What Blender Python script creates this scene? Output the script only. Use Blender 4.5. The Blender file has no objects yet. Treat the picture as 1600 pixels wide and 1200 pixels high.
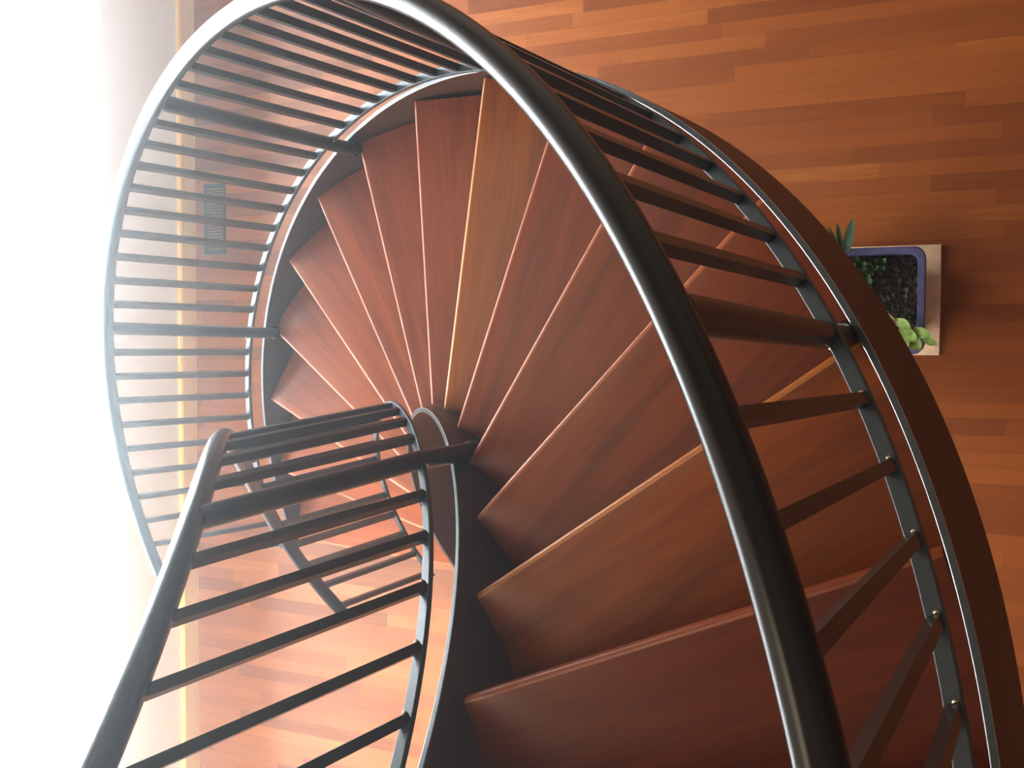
import bpy, bmesh, math, random
from mathutils import Vector, Matrix
random.seed(7)
C = bpy.context.scene.collection
PI = math.pi
S = 1.65                       # helix radius in metres
ROT = -0.6497704664573063      # turns the stair so the window wall is parallel to Y
ZF = -0.5230380097618881
H = dict(p=.56768, dphi=.06147, Hr=.44394, Rr=.99513, hs=-.05553, Rs=1.0096, ds=.19117, t0=-.02697, dt=.20665,
         zt=-.08187, Rto=1.00274, Rti=.47088, Rib=.47481, Hri=.46127, Rri=.45103, hsi=-.03415, Rsi=.46268, ht=.05919,
         off=.02509, zb2=.00249, zb3=.00539, rr1=-.00696, rr2=.01609, hr1=-.00533, hr2=-.00933, rs1=.00761,
         rs2=-.01033, ib1=.01461, ib2=-.00882, r2=-.01171, r3=.00215)
D2 = PI / 180

# ------------------------------------------------------------------ helpers
def tag(o, label=None, cat=None, group=None, kind=None):
    if label: o['label'] = label
    if cat: o['category'] = cat
    if group: o['group'] = group
    if kind: o['kind'] = kind
    return o

def empty(name, loc=(0, 0, 0), rotz=0):
    o = bpy.data.objects.new(name, None); C.objects.link(o)
    o.location = loc; o.rotation_euler = (0, 0, rotz); o.empty_display_size = .1
    return o

def obj(name, bm, mats, parent=None, smooth=True, angle=35):
    me = bpy.data.meshes.new(name)
    bmesh.ops.recalc_face_normals(bm, faces=bm.faces[:])
    if smooth:
        for f in bm.faces: f.smooth = True
        lim = angle * D2
        for e in bm.edges:
            if len(e.link_faces) == 2 and e.calc_face_angle(0) > lim: e.smooth = False
    bm.to_mesh(me); bm.free()
    for m in (mats if isinstance(mats, (list, tuple)) else [mats]): me.materials.append(m)
    o = bpy.data.objects.new(name, me); C.objects.link(o)
    if parent: o.parent = parent
    return o

def box(bm, x0, x1, y0, y1, z0, z1, mi=0):
    v = [bm.verts.new((x, y, z)) for z in (z0, z1) for y in (y0, y1) for x in (x0, x1)]
    for idx in ((0, 2, 3, 1), (4, 5, 7, 6), (0, 1, 5, 4), (2, 6, 7, 3), (0, 4, 6, 2), (1, 3, 7, 5)):
        f = bm.faces.new([v[i] for i in idx]); f.material_index = mi
    return v

def bevel(bm, w, seg=2):
    bmesh.ops.bevel(bm, geom=bm.edges[:], offset=w, segments=seg, affect='EDGES', profile=.5)

def loft(bm, rings, closed=False, cap=True, mi=0):
    vs = [[bm.verts.new(p) for p in r] for r in rings]
    n = len(vs[0]); m = len(vs)
    for i in range(m if closed else m - 1):
        a, b = vs[i], vs[(i + 1) % m]
        for j in range(n):
            f = bm.faces.new((a[j], a[(j + 1) % n], b[(j + 1) % n], b[j])); f.material_index = mi
    if cap and not closed:
        f = bm.faces.new(vs[0][::-1]); f.material_index = mi
        f = bm.faces.new(vs[-1]); f.material_index = mi
    return vs

def prism(bm, pts, z0, z1, mi=0):
    loft(bm, [[(x, y, z0) for x, y in pts], [(x, y, z1) for x, y in pts]], mi=mi)

def tube(bm, path, r, n=16, cap=True, mi=0):
    rings = []; path = [Vector(p) for p in path]
    rs = r if isinstance(r, (list, tuple)) else [r] * len(path)
    up = None
    for i, p in enumerate(path):
        t = (path[min(i + 1, len(path) - 1)] - path[max(i - 1, 0)]).normalized()
        if up is None:
            up = Vector((0, 0, 1)) if abs(t.z) < .9 else Vector((1, 0, 0))
        a = (up - t * up.dot(t)).normalized(); b = t.cross(a); up = a
        rings.append([p + (a * math.cos(2 * PI * k / n) + b * math.sin(2 * PI * k / n)) * rs[i] for k in range(n)])
    loft(bm, rings, cap=cap, mi=mi)

def bar_between(bm, a, b, rad, tan, mi=0):
    """square bar from a to b; rad / tan = half-size vectors"""
    a, b = Vector(a), Vector(b)
    loft(bm, [[q + rad * s + tan * t for s, t in ((-1, -1), (1, -1), (1, 1), (-1, 1))] for q in (a, b)], mi=mi)

def ball(bm, c, r, mi=0, n=8):
    m = bmesh.ops.create_uvsphere(bm, u_segments=n, v_segments=n // 2 + 1, radius=r, matrix=Matrix.Translation(c))
    for v in m['verts']:
        for f in v.link_faces: f.material_index = mi

# ------------------------------------------------------------------ materials
def newmat(name):
    m = bpy.data.materials.new(name); m.use_nodes = True
    nt = m.node_tree; b = nt.nodes['Principled BSDF']
    return m, nt, nt.nodes.new, nt.links.new, b

def setp(b, **k):
    for n, v in k.items():
        b.inputs[n.replace('_', ' ')].default_value = v

def plain(name, col, rough=.5, metal=0., bump=0., scale=60, var=.12, coat=0.):
    m, nt, N, L, b = newmat(name)
    setp(b, Roughness=rough, Metallic=metal); b.inputs['Coat Weight'].default_value = coat
    b.inputs['Coat Roughness'].default_value = .08
    tc = N('ShaderNodeTexCoord'); no = N('ShaderNodeTexNoise'); no.inputs['Scale'].default_value = scale
    no.inputs['Detail'].default_value = 4
    L(tc.outputs['Object'], no.inputs['Vector'])
    r = N('ShaderNodeValToRGB')
    r.color_ramp.elements[0].position = .3; r.color_ramp.elements[1].position = .7
    r.color_ramp.elements[0].color = tuple(c * (1 - var) for c in col) + (1,)
    r.color_ramp.elements[1].color = tuple(min(1, c * (1 + var)) for c in col) + (1,)
    L(no.outputs['Fac'], r.inputs['Fac']); L(r.outputs['Color'], b.inputs['Base Color'])
    if bump:
        bp = N('ShaderNodeBump'); bp.inputs['Strength'].default_value = bump; bp.inputs['Distance'].default_value = .004
        L(no.outputs['Fac'], bp.inputs['Height']); L(bp.outputs['Normal'], b.inputs['Normal'])
    return m

def math_node(N, L, op, a, b=None):
    n = N('ShaderNodeMath'); n.operation = op
    for i, v in enumerate((a, b)):
        if v is None: continue
        if isinstance(v, (int, float)): n.inputs[i].default_value = v
        else: L(v, n.inputs[i])
    return n.outputs[0]

def strip_floor():
    m, nt, N, L, b = newmat('floor_strips')
    tc = N('ShaderNodeTexCoord'); sp = N('ShaderNodeSeparateXYZ'); L(tc.outputs['Object'], sp.inputs[0])
    M = lambda op, a, c=None: math_node(N, L, op, a, c)
    W = .0572
    row = M('FLOOR', M('DIVIDE', sp.outputs['Y'], W))
    wn = N('ShaderNodeTexWhiteNoise'); wn.noise_dimensions = '1D'; L(row, wn.inputs['W'])
    ln = M('ADD', .55, M('MULTIPLY', wn.outputs['Value'], .45))
    px = M('ADD', M('DIVIDE', sp.outputs['X'], ln), M('MULTIPLY', wn.outputs['Value'], 37.3))
    pl = M('FLOOR', px)
    cb = N('ShaderNodeCombineXYZ'); L(row, cb.inputs[0]); L(pl, cb.inputs[1])
    w2 = N('ShaderNodeTexWhiteNoise'); w2.noise_dimensions = '2D'; L(cb.outputs[0], w2.inputs['Vector'])
    # grain
    mp = N('ShaderNodeMapping'); mp.inputs['Scale'].default_value = (3.0, 55, 1)
    L(tc.outputs['Object'], mp.inputs['Vector'])
    ad = N('ShaderNodeVectorMath'); ad.operation = 'ADD'; L(mp.outputs[0], ad.inputs[0])
    cb2 = N('ShaderNodeCombineXYZ'); L(M('MULTIPLY', w2.outputs['Value'], 91.), cb2.inputs[2]); L(M('MULTIPLY', w2.outputs['Value'], 17.), cb2.inputs[0])
    L(cb2.outputs[0], ad.inputs[1])
    g = N('ShaderNodeTexNoise'); g.inputs['Scale'].default_value = 1.4; g.inputs['Detail'].default_value = 5; L(ad.outputs[0], g.inputs['Vector'])
    ramp = N('ShaderNodeValToRGB'); cr = ramp.color_ramp
    cr.elements[0].position = 0; cr.elements[0].color = (.160, .046, .005, 1)
    cr.elements[1].position = 1; cr.elements[1].color = (.400, .155, .030, 1)
    for p_, c_ in ((.18, (.215, .060, .008, 1)), (.5, (.275, .083, .012, 1)), (.82, (.320, .105, .017, 1))):
        e = cr.elements.new(p_); e.color = c_
    v = M('ADD', M('ADD', .14, M('MULTIPLY', w2.outputs['Value'], .70)), M('MULTIPLY', M('SUBTRACT', g.outputs['Fac'], .5), .55))
    L(v, ramp.inputs['Fac'])
    # joints
    fy = M('FRACT', M('DIVIDE', sp.outputs['Y'], W)); fx = M('FRACT', px)
    ey = M('MINIMUM', fy, M('SUBTRACT', 1., fy)); ex = M('MULTIPLY', M('MINIMUM', fx, M('SUBTRACT', 1., fx)), 10.)
    gap = M('LESS_THAN', M('MINIMUM', ey, ex), .018)
    mx = N('ShaderNodeMix'); mx.data_type = 'RGBA'; mx.blend_type = 'MULTIPLY'
    L(M('MULTIPLY', gap, .35), mx.inputs['Factor']); L(ramp.outputs['Color'], mx.inputs['A']); mx.inputs['B'].default_value = (.25, .16, .1, 1)
    L(mx.outputs['Result'], b.inputs['Base Color'])
    setp(b, Roughness=.42); b.inputs['Coat Weight'].default_value = .18; b.inputs['Coat Roughness'].default_value = .16
    bp = N('ShaderNodeBump'); bp.inputs['Strength'].default_value = .12; bp.inputs['Distance'].default_value = .001
    L(g.outputs['Fac'], bp.inputs['Height']); L(bp.outputs['Normal'], b.inputs['Normal'])
    return m

def tread_wood(name='tread_wood', tint=(1.0, .76, .17), spec=.34):
    m, nt, N, L, b = newmat(name)
    tc = N('ShaderNodeTexCoord'); oi = N('ShaderNodeObjectInfo')
    M = lambda op, a, c=None: math_node(N, L, op, a, c)
    mp = N('ShaderNodeMapping'); mp.inputs['Scale'].default_value = (1.6, 16, 16); L(tc.outputs['Object'], mp.inputs['Vector'])
    cb = N('ShaderNodeCombineXYZ'); L(M('MULTIPLY', oi.outputs['Random'], 53.), cb.inputs[0]); L(M('MULTIPLY', oi.outputs['Random'], 31.), cb.inputs[2])
    ad = N('ShaderNodeVectorMath'); ad.operation = 'ADD'; L(mp.outputs[0], ad.inputs[0]); L(cb.outputs[0], ad.inputs[1])
    n1 = N('ShaderNodeTexNoise'); n1.inputs['Scale'].default_value = 1.1; n1.inputs['Detail'].default_value = 6; n1.inputs['Distortion'].default_value = .6
    L(ad.outputs[0], n1.inputs['Vector'])
    n2 = N('ShaderNodeTexNoise'); n2.inputs['Scale'].default_value = 6.; n2.inputs['Detail'].default_value = 4
    L(ad.outputs[0], n2.inputs['Vector'])
    v = M('ADD', M('MULTIPLY', n1.outputs['Fac'], .75), M('MULTIPLY', n2.outputs['Fac'], .25))
    r = N('ShaderNodeValToRGB'); r.color_ramp.elements[0].position = .33; r.color_ramp.elements[1].position = .66
    r.color_ramp.elements[0].color = (.62, .52, .45, 1); r.color_ramp.elements[1].color = (1.12, 1.12, 1.15, 1)
    L(v, r.inputs['Fac'])
    mx = N('ShaderNodeMix'); mx.data_type = 'RGBA'; mx.blend_type = 'MULTIPLY'; mx.inputs['Factor'].default_value = 1
    sat = N('ShaderNodeMix'); sat.data_type = 'RGBA'; sat.blend_type = 'MULTIPLY'; sat.inputs['Factor'].default_value = 1
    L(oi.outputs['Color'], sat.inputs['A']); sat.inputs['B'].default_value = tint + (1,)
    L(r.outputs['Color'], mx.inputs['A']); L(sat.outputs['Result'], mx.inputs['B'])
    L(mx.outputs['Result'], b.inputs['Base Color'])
    setp(b, Roughness=.34); b.inputs['Coat Weight'].default_value = .0; b.inputs['Specular IOR Level'].default_value = spec
    bp = N('ShaderNodeBump'); bp.inputs['Strength'].default_value = .08; bp.inputs['Distance'].default_value = .001
    L(n2.outputs['Fac'], bp.inputs['Height']); L(bp.outputs['Normal'], b.inputs['Normal'])
    return m

def glass():
    m, nt, N, L, b = newmat('window_glass'); nt.nodes.remove(b)
    out = nt.nodes['Material Output']; t = N('ShaderNodeBsdfTransparent'); g = N('ShaderNodeBsdfGlossy'); g.inputs['Roughness'].default_value = .02
    lw = N('ShaderNodeLayerWeight'); lw.inputs['Blend'].default_value = .15; t.inputs['Color'].default_value = (.97, .99, .98, 1)
    mx = N('ShaderNodeMixShader'); L(lw.outputs['Fresnel'], mx.inputs[0]); L(t.outputs[0], mx.inputs[1]); L(g.outputs[0], mx.inputs[2]); L(mx.outputs[0], out.inputs[0])
    return m

def soil_mat():
    m, nt, N, L, b = newmat('potting_soil'); setp(b, Roughness=.9)
    tc = N('ShaderNodeTexCoord'); vo = N('ShaderNodeTexVoronoi'); vo.inputs['Scale'].default_value = 75; L(tc.outputs['Object'], vo.inputs['Vector'])
    r = N('ShaderNodeValToRGB'); cr = r.color_ramp
    cr.elements[0].color = (.012, .008, .006, 1); cr.elements[1].color = (.05, .030, .016, 1)
    for p_, c_ in ((.55, (.028, .016, .010, 1)), (.8, (.03, .035, .012, 1)), (.93, (.16, .12, .10, 1))):
        e = cr.elements.new(p_); e.color = c_
    sp = N('ShaderNodeSeparateColor'); L(vo.outputs['Color'], sp.inputs[0]); L(sp.outputs[0], r.inputs['Fac']); L(r.outputs['Color'], b.inputs['Base Color'])
    bp = N('ShaderNodeBump'); bp.inputs['Strength'].default_value = .8; bp.inputs['Distance'].default_value = .01
    L(vo.outputs['Distance'], bp.inputs['Height']); L(bp.outputs['Normal'], b.inputs['Normal'])
    return m

def pine_mat():
    m, nt, N, L, b = newmat('pale_pine'); setp(b, Roughness=.4)
    tc = N('ShaderNodeTexCoord'); mp = N('ShaderNodeMapping'); mp.inputs['Scale'].default_value = (20, 1.5, 30); L(tc.outputs['Object'], mp.inputs['Vector'])
    no = N('ShaderNodeTexNoise'); no.inputs['Scale'].default_value = 2; no.inputs['Detail'].default_value = 5; L(mp.outputs[0], no.inputs['Vector'])
    vo = N('ShaderNodeTexVoronoi'); vo.inputs['Scale'].default_value = 2.2; L(tc.outputs['Object'], vo.inputs['Vector'])
    r = N('ShaderNodeValToRGB'); r.color_ramp.elements[0].color = (.86, .56, .16, 1); r.color_ramp.elements[1].color = (.95, .72, .30, 1)
    L(no.outputs['Fac'], r.inputs['Fac'])
    k = math_node(N, L, 'LESS_THAN', vo.outputs['Distance'], .03)
    mx = N('ShaderNodeMix'); mx.data_type = 'RGBA'; L(math_node(N, L, 'MULTIPLY', k, .7), mx.inputs['Factor']); L(r.outputs['Color'], mx.inputs['A']); mx.inputs['B'].default_value = (.35, .13, .03, 1)
    L(mx.outputs['Result'], b.inputs['Base Color'])
    return m

MF = strip_floor(); MT = tread_wood(); MNOSE = tread_wood('nosing_highlight', (1.6, 1.65, .95), .6); MG = glass(); MSOIL = soil_mat(); MPINE = pine_mat()  # nosing copy is lighter: the window highlight is put into its colour
MRAIL = plain('rail_steel', (.010, .009, .008), .24, 0, var=.06, coat=.05)
MBAL = plain('baluster_steel', (.030, .022, .018), .34, 0, var=.06, coat=.2)
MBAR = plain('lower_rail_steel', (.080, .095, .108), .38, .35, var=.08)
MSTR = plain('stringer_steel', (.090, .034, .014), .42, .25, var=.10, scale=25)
MEDGE = plain('arris_highlight', (.35, .36, .38), .3, .8, var=.15)  # pale stringer bevels: highlight along the arris painted as colour
MWELD = plain('bright_weld', (.75, .75, .72), .25, 1.)
MWALL = plain('wall_paint', (.88, .90, .93), .75, 0, bump=.05, scale=120, var=.02)
MCEIL = plain('ceiling_paint', (.72, .64, .54), .8, var=.02)
MROOM = plain('room_paint', (.42, .33, .24), .8, var=.03)
MFRAME = plain('white_frame', (.85, .85, .85), .4, var=.02)
MPOT = plain('blue_grey_glaze', (.12, .12, .24), .35, var=.25, scale=20, coat=.3)
MTILE = plain('cream_tile', (.88, .72, .54), .5, bump=.1, scale=30, var=.12)
MLEAF = plain('dark_leaf', (.035, .085, .035), .45, var=.4, scale=40)
MLEAF2 = plain('pale_leaf', (.24, .36, .10), .5, var=.35, scale=60)
MSTEM = plain('pale_stem', (.42, .38, .18), .6, var=.25, scale=60)
MSPRIG = plain('green_sprig', (.07, .13, .05), .55, var=.35, scale=60)
MVENT = plain('vent_metal', (.05, .055, .055), .5, .3, var=.1)

# ------------------------------------------------------------------ helix functions
def zpoly(th):
    x = th + 1
    return -H['p'] * th + H['zb2'] * x * x + H['zb3'] * x ** 3
def rpoly(th):
    x = th + 1
    return 1 + H['r2'] * x * x + H['r3'] * x ** 3
def P3(r, th, z):
    return Vector((S * r * math.cos(th + ROT), S * r * math.sin(th + ROT), S * (z - ZF)))
def er(th): return Vector((math.cos(th + ROT), math.sin(th + ROT), 0))
def et(th): return Vector((-math.sin(th + ROT), math.cos(th + ROT), 0))
def outer_bar(th): return P3(rpoly(th), th, zpoly(th))
def outer_rail(th):
    x = th + 1
    return P3(H['Rr'] * rpoly(th) + H['rr1'] * x + H['rr2'] * x * x, th, zpoly(th) + H['Hr'] + H['hr1'] * x + H['hr2'] * x * x)
def outer_str(th):
    x = th + 1
    return P3(H['Rs'] * rpoly(th), th, zpoly(th) + H['hs'] + H['rs1'] * x + H['rs2'] * x * x)
def inner_bar(th):
    x = th + 1
    return P3(H['Rib'] * rpoly(th), th, zpoly(th) + H['ht'] + H['ib1'] * x + H['ib2'] * x * x)
def inner_rail(th): return P3(H['Rri'] * rpoly(th), th, zpoly(th) + H['Hri'])
def inner_str(th): return P3(H['Rsi'] * rpoly(th), th, zpoly(th) + H['hsi'])
def t_th(k): return H['t0'] + (k - 10) * H['dt']
def t_z(k):
    th = t_th(k); x = th + 1
    return S * (H['zt'] - H['p'] * (th - H['t0']) + H['zb2'] * x * x + H['zb3'] * x ** 3 - ZF)

def lin(a, b, n): return [a + (b - a) * i / (n - 1) for i in range(n)]

# ------------------------------------------------------------------ the setting
WX = 2.4156                    # inner face of the window wall
X0, Y0, Y1, ZC = -4.4, -4.7, 4.2, 5.7
SILL, HEAD = .58, 2.6
bm = bmesh.new(); box(bm, X0 - .2, WX + .25, Y0 - .2, Y1 + .2, -.2, 0)
tag(obj('floor', bm, MF, smooth=False), kind='structure')
bm = bmesh.new(); box(bm, X0 - .2, WX + .25, Y0 - .2, Y1 + .2, ZC, ZC + .2)
tag(obj('ceiling', bm, MCEIL, smooth=False), kind='structure')
WY0, WY1 = -3.6, 3.6
bm = bmesh.new()
box(bm, WX, WX + .25, Y0 - .2, Y1 + .2, 0, SILL); box(bm, WX, WX + .25, Y0 - .2, Y1 + .2, HEAD, ZC)
box(bm, WX, WX + .25, Y0 - .2, WY0, SILL, HEAD); box(bm, WX, WX + .25, WY1, Y1 + .2, SILL, HEAD)
tag(obj('wall_left', bm, MWALL, smooth=False), kind='structure')
bm = bmesh.new(); box(bm, X0 - .2, X0, Y0, Y1, 0, ZC); tag(obj('wall_right', bm, MROOM, smooth=False), kind='structure')
bm = bmesh.new(); box(bm, X0, WX, Y0 - .2, Y0, 0, ZC); tag(obj('wall_back', bm, MROOM, smooth=False), kind='structure')
bm = bmesh.new(); box(bm, X0, WX, Y1, Y1 + .2, 0, ZC); tag(obj('wall_front', bm, MROOM, smooth=False), kind='structure')
bm = bmesh.new()
prof = [(0, 0), (-.018, 0), (-.018, .095), (-.012, .106), (0, .108)]
loft(bm, [[(WX + a, y, z) for a, z in prof] for y in (Y0, Y1)])
tag(obj('baseboard_left', bm, MPINE, smooth=False), kind='structure')
# window: frame, mullions, panes
bm = bmesh.new(); fw = .06
cols = [WY0, -3.0, 1.75, WY1]; rows = [SILL, HEAD]
for z in rows: 
    zz = min(max(z, SILL + fw / 2), HEAD - fw / 2) if z != rows[0] else SILL + .012
    hz = fw / 2 if z != rows[0] else .012
    box(bm, WX + .09, WX + .17, WY0, WY1, zz - hz, zz + hz)
for y in cols:
    yy = min(max(y, WY0 + fw / 2), WY1 - fw / 2); box(bm, WX + .09, WX + .17, yy - fw / 2, yy + fw / 2, SILL, HEAD)
win = tag(obj('window_1', bm, MFRAME, smooth=False), kind='structure')
for i in range(3):
    for j in range(1):
        bm = bmesh.new(); box(bm, WX + .125, WX + .131, cols[i] + .03, cols[i + 1] - .03, rows[j] + .03, rows[j + 1] - .03)
        obj('window_pane', bm, MG, win, smooth=False)
# upper landing where the stair arrives (behind and beside the viewer)
zl = t_z(-1); th = t_th(-1)
bm = bmesh.new()
a = P3(.44, th, 0); b = P3(1.06, th, 0)
pts = [(X0, Y0), (-1.86, Y0), (-1.86, b.y + .02), (b.x, b.y + .02), (a.x, a.y + .02), (a.x, .9), (a.x, Y1), (X0, Y1)]
prism(bm, pts, zl - .22, zl)
tag(obj('landing', bm, MF, smooth=False), kind='structure')

# ------------------------------------------------------------------ the stair
stair = empty('spiral_staircase', (0, 0, 0))
tag(stair, 'curving spiral staircase with reddish wooden treads, dark steel stringers and railings', 'staircase')
TH_TOP = t_th(-1) - .02
TH_END = 36.5 * D2

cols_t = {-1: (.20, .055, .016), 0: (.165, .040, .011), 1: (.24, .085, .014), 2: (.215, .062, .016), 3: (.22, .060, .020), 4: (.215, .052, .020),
          5: (.26, .105, .028), 6: (.225, .068, .042), 7: (.225, .070, .050), 8: (.23, .075, .060), 9: (.235, .082, .075),  # left-hand treads run bluer: window's lavender sheen mixed into their colour
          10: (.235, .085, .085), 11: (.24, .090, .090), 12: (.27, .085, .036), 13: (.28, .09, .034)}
def tread(k):
    """local frame: X along the nosing, +Y down the stair, z=0 the top; origin on the stair's axis"""
    th0 = t_th(k); o = H['off'] * S; dt = H['dt']
    ro = H['Rto'] * rpoly(th0) * S; ri = H['Rti'] * S
    c = .012; T = .042
    prof = [(0, 0)]
    nose = [(-c, 0)] + [(-c + c * math.sin(q), -c + c * math.cos(q)) for q in lin(0.3, PI / 2, 4)] + [(0, -T + .006), (-.006, -T)]
    NB = 9; NR = 12
    bm = bmesh.new(); grid = []
    for i in range(NR):
        r = ri + (ro - ri) * i / (NR - 1)
        def line(phi, extra):   # point at radius r on the nosing line turned by phi, pushed by extra along the going
            x = math.sqrt(r * r - o * o); y = o + extra
            cx, sx = math.cos(phi), math.sin(phi)
            return (x * cx - y * sx, x * sx + y * cx)
        top = [line(-dt * (1 - j / NB), -.03 * (1 - j / NB) - c * (j / NB)) for j in range(NB + 1)]
        ring = [(x, y, 0) for x, y in top]
        for (u, z) in nose[1:]:
            x, y = line(0, u); ring.append((x, y, z))
        ring += [(x, y, -T) for x, y in reversed(top)]
        grid.append(ring)
    vs = loft(bm, grid)
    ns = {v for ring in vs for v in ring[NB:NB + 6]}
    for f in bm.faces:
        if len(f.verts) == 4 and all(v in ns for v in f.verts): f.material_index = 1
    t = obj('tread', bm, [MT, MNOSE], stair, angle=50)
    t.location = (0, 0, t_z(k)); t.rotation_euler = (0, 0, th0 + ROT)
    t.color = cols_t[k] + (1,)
    return t
for k in range(-1, 14): tread(k)

def stringer(fn, ds, label, lo, hi):
    bm = bmesh.new(); rings = []
    w = .0062
    for th in lin(lo, hi, 150):
        p = fn(th); e = er(th); zb = max(p.z - ds, .0)
        zt = max(p.z, zb + .004)
        b_ = .0016
        rings.append([(p - e * w + Vector((0, 0, zb - p.z))), (p + e * w + Vector((0, 0, zb - p.z))),
                      (p + e * w + Vector((0, 0, zt - b_ - p.z))), (p + e * (w - b_) + Vector((0, 0, zt - p.z))),
                      (p - e * (w - b_) + Vector((0, 0, zt - p.z))), (p - e * w + Vector((0, 0, zt - b_ - p.z)))])
    vs = loft(bm, rings)
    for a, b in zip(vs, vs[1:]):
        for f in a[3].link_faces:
            if a[4] in f.verts: f.material_index = 1  # top face in blue-grey: sky reflection put into the colour
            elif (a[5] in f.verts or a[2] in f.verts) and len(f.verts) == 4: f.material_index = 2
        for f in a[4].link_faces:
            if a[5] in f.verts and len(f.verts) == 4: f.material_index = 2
    return tag(obj('stringer', bm, [MSTR, MBAR, MEDGE], stair, angle=20), label)
stringer(outer_str, H['ds'] * S, 'outer curved steel stringer plate', TH_TOP, TH_END)
stringer(inner_str, H['ds'] * S, 'inner curved steel stringer plate around the well', TH_TOP, TH_END + .02)

def sweep_rect(name, fn, hw, hh, lo, hi, label, mat):
    bm = bmesh.new(); b_ = .0018
    rings = []
    for th in lin(lo, hi, 160):
        p = fn(th); e = er(th); z = Vector((0, 0, 1))
        sec = [(-hw, -hh + b_), (-hw + b_, -hh), (hw - b_, -hh), (hw, -hh + b_), (hw, hh - b_), (hw - b_, hh), (-hw + b_, hh), (-hw, hh - b_)]
        rings.append([p + e * a + z * c for a, c in sec])
    loft(bm, rings)
    return tag(obj(name, bm, mat, stair, angle=20), label)
DP = H['dphi']
J_END = 10
sweep_rect('bottom_rail', outer_bar, .0125, .008, TH_TOP, J_END * DP + .012, 'outer bottom rail', MBAR)
IN0 = -80.07 * D2; IDP = 7.2 * D2
sweep_rect('bottom_rail', inner_bar, .0125, .008, TH_TOP, IN0 + 16 * IDP + .02, 'inner bottom rail', MBAR)

def handrail(fn, lo, hi, label, r):
    bm = bmesh.new(); tube(bm, [fn(t) for t in lin(lo, hi, 190)], r, 20)
    return tag(obj('handrail', bm, MRAIL, stair), label)
handrail(outer_rail, TH_TOP, J_END * DP + .015, 'outer round dark handrail tube', .0215)
handrail(inner_rail, TH_TOP, IN0 + 16 * IDP + .035, 'inner round dark handrail tube', .0215)

def baluster(th, fb, fr, hs=.0088):
    a = fb(th) + Vector((0, 0, .0075)); b = fr(th)
    bm = bmesh.new(); bar_between(bm, a, b - Vector((0, 0, .012)), er(th) * hs, et(th) * hs)
    for s in (-1, 1):
        ball(bm, a + et(th) * s * (hs + .002) + er(th) * .004 + Vector((0, 0, .002)), .0042, 1, 6)
    obj('baluster', bm, [MBAL, MWELD], stair, angle=20)

def post(th, fb, fr, fs, side, drop):
    p = fb(th); q = fs(th); r = .021
    base = q + er(th) * side * (.0062 + r)
    z0 = q.z - drop
    top = fr(th); top.z -= .01
    bm = bmesh.new()
    tube(bm, [Vector((base.x, base.y, z0)), Vector((base.x, base.y, p.z)), top], r, 18)
    o = obj('newel_post', bm, MBAL, stair)
    bm = bmesh.new()
    tube(bm, [Vector((base.x, base.y, z0 - .006)), Vector((base.x, base.y, z0 + .022))], r + .004, 18)
    obj('post_collar', bm, MRAIL, o)
    for s in (-1, 1):
        bm = bmesh.new(); ball(bm, Vector((base.x, base.y, p.z + .016)) + et(th) * s * (r + .003), .0055, 0, 8)
        obj('bolt', bm, MWELD, o)

j = int(math.floor(TH_TOP / DP)) + 1
for j in range(j, J_END + 1):
    jj = j + (-.308 if j < -30 else -.122 if j < -20 else 0)
    if j in (0, -10, -20, -30): post(jj * DP, outer_bar, outer_rail, outer_str, -1, .05)
    else: baluster(jj * DP, outer_bar, outer_rail)
for i in range(-7, 17):
    th = IN0 + i * IDP
    if i == 0: post(th, inner_bar, inner_rail, inner_str, 1, .085)
    elif th > TH_TOP + .02: baluster(th, inner_bar, inner_rail)

# ------------------------------------------------------------------ potted plant on its tile
TX, TY, TS = -.897, -1.103, .196
bm = bmesh.new(); box(bm, TX - TS, TX + TS, TY - TS, TY + TS, 0.0, .012); bevel(bm, .003)
tag(obj('tile', bm, MTILE), 'square cream tile lying on the wooden floor under the plant pot', 'tile')

def rsq(h, rad, z, n=7, cx=0, cy=0):
    pts = []
    for (sx, sy, a0) in ((1, 1, 0), (-1, 1, PI / 2), (-1, -1, PI), (1, -1, 1.5 * PI)):
        for i in range(n):
            a = a0 + PI / 2 * i / (n - 1)
            pts.append((cx + sx * (h - rad) + rad * math.cos(a), cy + sy * (h - rad) + rad * math.sin(a), z))
    return pts
PH = .235
pot = empty('potted_plant', (TX + .002, TY + .008, .012))
tag(pot, 'blue-grey square pot of dark soil with a few green leaves, standing on the cream tile', 'potted plant')
bm = bmesh.new()
levels = [(.125, .05, 0), (.135, .05, .03), (.165, .045, .15), (.172, .042, PH - .035), (.181, .04, PH - .030), (.183, .04, PH - .004),
          (.180, .039, PH), (.160, .03, PH), (.157, .028, PH - .006), (.155, .028, PH - .07)]
loft(bm, [rsq(*l) for l in levels])
obj('pot', bm, MPOT, pot, angle=40)
bm = bmesh.new()
n = 28
vs = [[bm.verts.new((x, y, PH - .03 + random.uniform(-.006, .006))) for x in lin(-.156, .156, n)] for y in lin(-.156, .156, n)]
for a in range(n - 1):
    for b in range(n - 1): bm.faces.new((vs[a][b], vs[a][b + 1], vs[a + 1][b + 1], vs[a + 1][b]))
obj('soil', bm, MSOIL, pot)

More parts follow.
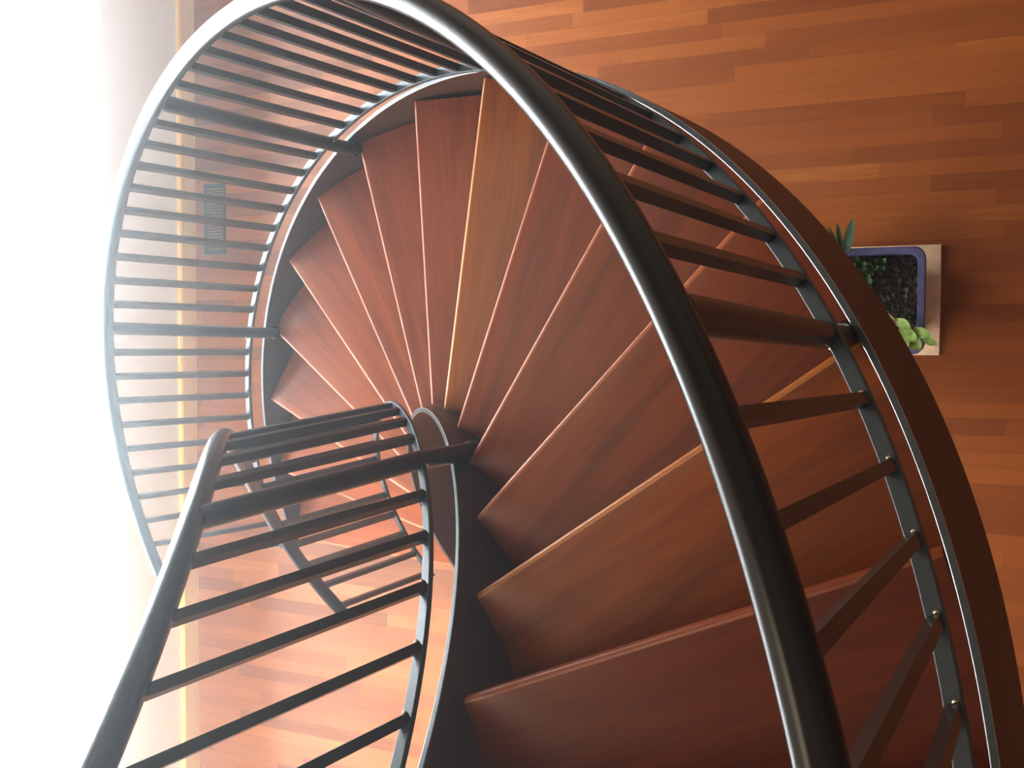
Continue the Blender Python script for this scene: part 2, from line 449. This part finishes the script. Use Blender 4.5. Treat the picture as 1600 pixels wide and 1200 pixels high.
def leaf(bm, base, tip, width, droop=.0, n=9, fold=.25, face=Vector((0, 0, 1))):
    base, tip = Vector(base), Vector(tip); ax = tip - base
    side = ax.cross(face).normalized(); up = side.cross(ax).normalized()
    rows = []
    for i in range(n):
        t = i / (n - 1); w = width * math.sin(PI * (.08 + .92 * t) ** 1.25) ** .7 * (1 if t < 1 else .0) + .0006
        c = base + ax * t + Vector((0, 0, 1)) * (-droop * t * t)
        rows.append([bm.verts.new(c - side * w + up * fold * w), bm.verts.new(c), bm.verts.new(c + side * w + up * fold * w)])
    for a, b in zip(rows, rows[1:]):
        for i in range(2): bm.faces.new((a[i], a[i + 1], b[i + 1], b[i]))
def L_(x, y, z): return (x - pot.location.x, y - pot.location.y, z)
# dark strap leaves leaning over the rim at the back
root = (-.800, -1.235, PH - .03)
for tip, w in (((-.855, -1.372, .315), .016), ((-.800, -1.360, .31), .009), ((-.776, -1.345, .32), .008), ((-.745, -1.31, .33), .009), ((-.72, -1.25, .36), .010)):
    bm = bmesh.new(); leaf(bm, L_(*root), L_(*tip), w, .0, 11)
    obj('leaf', bm, MLEAF, pot)
# pale trailing stem with small leaves
path = [(-.86, -1.16, PH - .035), (-.905, -1.115, PH + .005), (-.955, -1.055, PH + .02), (-1.01, -1.01, PH + .025), (-1.075, -.975, PH + .02)]
bm = bmesh.new(); tube(bm, [L_(*p) for p in path], [.007, .006, .005, .004, .003], 8)
stem = obj('stem', bm, MSTEM, pot)
for (x, y, dx, dy, z, w) in ((-.985, -1.03, -.055, .028, .03, .017), (-1.01, -1.005, -.05, .05, .03, .018), (-1.035, -.995, -.07, .018, .03, .018),
                          (-1.07, -.975, -.055, .03, .02, .014), (-1.0, -1.0, -.03, .07, .02, .017), (-1.03, -.985, -.04, .06, .01, .02),
                          (-.96, -1.045, -.02, .055, .02, .013), (-.93, -1.08, -.012, .045, .015, .010)):
    bm = bmesh.new(); leaf(bm, L_(x, y, PH + .02), L_(x + dx, y + dy, PH + .02 + z), w, .01, 8)
    obj('leaf', bm, MLEAF2, stem)
# little sprigs in the soil
for (x, y) in ((-.90, -1.205), (-.875, -1.185), (-.93, -1.22), (-.86, -1.22), (-.885, -1.15), (-.835, -1.2)):
    bm = bmesh.new()
    for q in range(4):
        a = q * 1.7 + x * 40
        leaf(bm, L_(x, y, PH - .03), L_(x + .028 * math.cos(a), y + .028 * math.sin(a), PH + .012), .008, .005, 6)
    obj('sprig', bm, MSPRIG, pot)

# ------------------------------------------------------------------ floor vent by the window wall
vx, vy = 2.272, -1.539
vent = empty('floor_vent', (vx, vy, 0))
tag(vent, 'dark grey rectangular floor vent set beside the pale baseboard under the window', 'vent')
bm = bmesh.new(); hx, hy, t = .066, .171, .014
for a in ((-hx, -hx + t, -hy, hy), (hx - t, hx, -hy, hy), (-hx + t, hx - t, -hy, -hy + t), (-hx + t, hx - t, hy - t, hy)): box(bm, *a, 0, .006)
obj('frame', bm, MVENT, vent, smooth=False)
bm = bmesh.new()
for i in range(22):
    y = -hy + t + .004 + i * (2 * hy - 2 * t - .008) / 21; box(bm, -hx + t, hx - t, y - .0042, y + .0042, .0005, .0045)
obj('grille', bm, MVENT, vent, smooth=False)

# ------------------------------------------------------------------ light
def area(name, loc, rot, sx, sy, power, col):
    l = bpy.data.lights.new(name, 'AREA'); l.shape = 'RECTANGLE'; l.size = sx; l.size_y = sy; l.energy = power; l.color = col
    o = bpy.data.objects.new(name, l); C.objects.link(o); o.location = loc; o.rotation_euler = rot
    return o
area('daylight', (WX + .9, 1.0, 3.2), (0, PI / 2, 0), 9.6, 9.2, 6700, (.93, .95, 1))
area('overhead_fill', (1.35, .6, ZC - .08), (0, 0, 0), 1.7, 6.0, 180, (1, .86, .66))  # added overhead fill, stands for no known lamp
dl = area('wall_fill', (1.75, .95, ZC - .1), (0, -.06, 0), .8, 1.5, 30, (1, .93, .46)); dl.data.spread = 48 * D2  # unseen warm fill added to brighten wall and floor below the window
w = bpy.data.worlds.new('sky'); bpy.context.scene.world = w; w.use_nodes = True
w.node_tree.nodes['Background'].inputs['Color'].default_value = (1, 1, 1, 1)
w.node_tree.nodes['Background'].inputs['Strength'].default_value = 1.6
hz = w.node_tree.nodes.new('ShaderNodeVolumeScatter')      # scatter volume added to imitate the window's veiling glare
hz.inputs['Density'].default_value = .031; hz.inputs['Anisotropy'].default_value = .84; hz.inputs['Color'].default_value = (.84, .94, 1, 1)
w.node_tree.links.new(hz.outputs[0], w.node_tree.nodes['World Output'].inputs['Volume'])

# ------------------------------------------------------------------ camera
cam = bpy.data.cameras.new('camera'); co = bpy.data.objects.new('camera', cam); C.objects.link(co)
cam.sensor_width = 36; cam.lens = 1841.035 / 1600 * 36; cam.clip_start = .02
R = Matrix(((-0.8814426935919308, 0.020947540166425083, -0.4718262163915626),
            (-0.0029722813540827286, -0.9992421715806922, -0.03881041198253374),
            (-0.47228163573968596, -0.03280675381194899, 0.8808369732517866)))
co.matrix_world = Matrix.Translation((-1.72919749, -0.96327151, 4.40141402)) @ R.to_4x4()
sc = bpy.context.scene
sc.camera = co
sc.cycles.max_bounces = 8; sc.cycles.diffuse_bounces = 4; sc.cycles.glossy_bounces = 3
sc.view_settings.view_transform = 'Standard'
sc.view_settings.look = 'None'
sc.view_settings.exposure = 0
sc.view_settings.gamma = .78
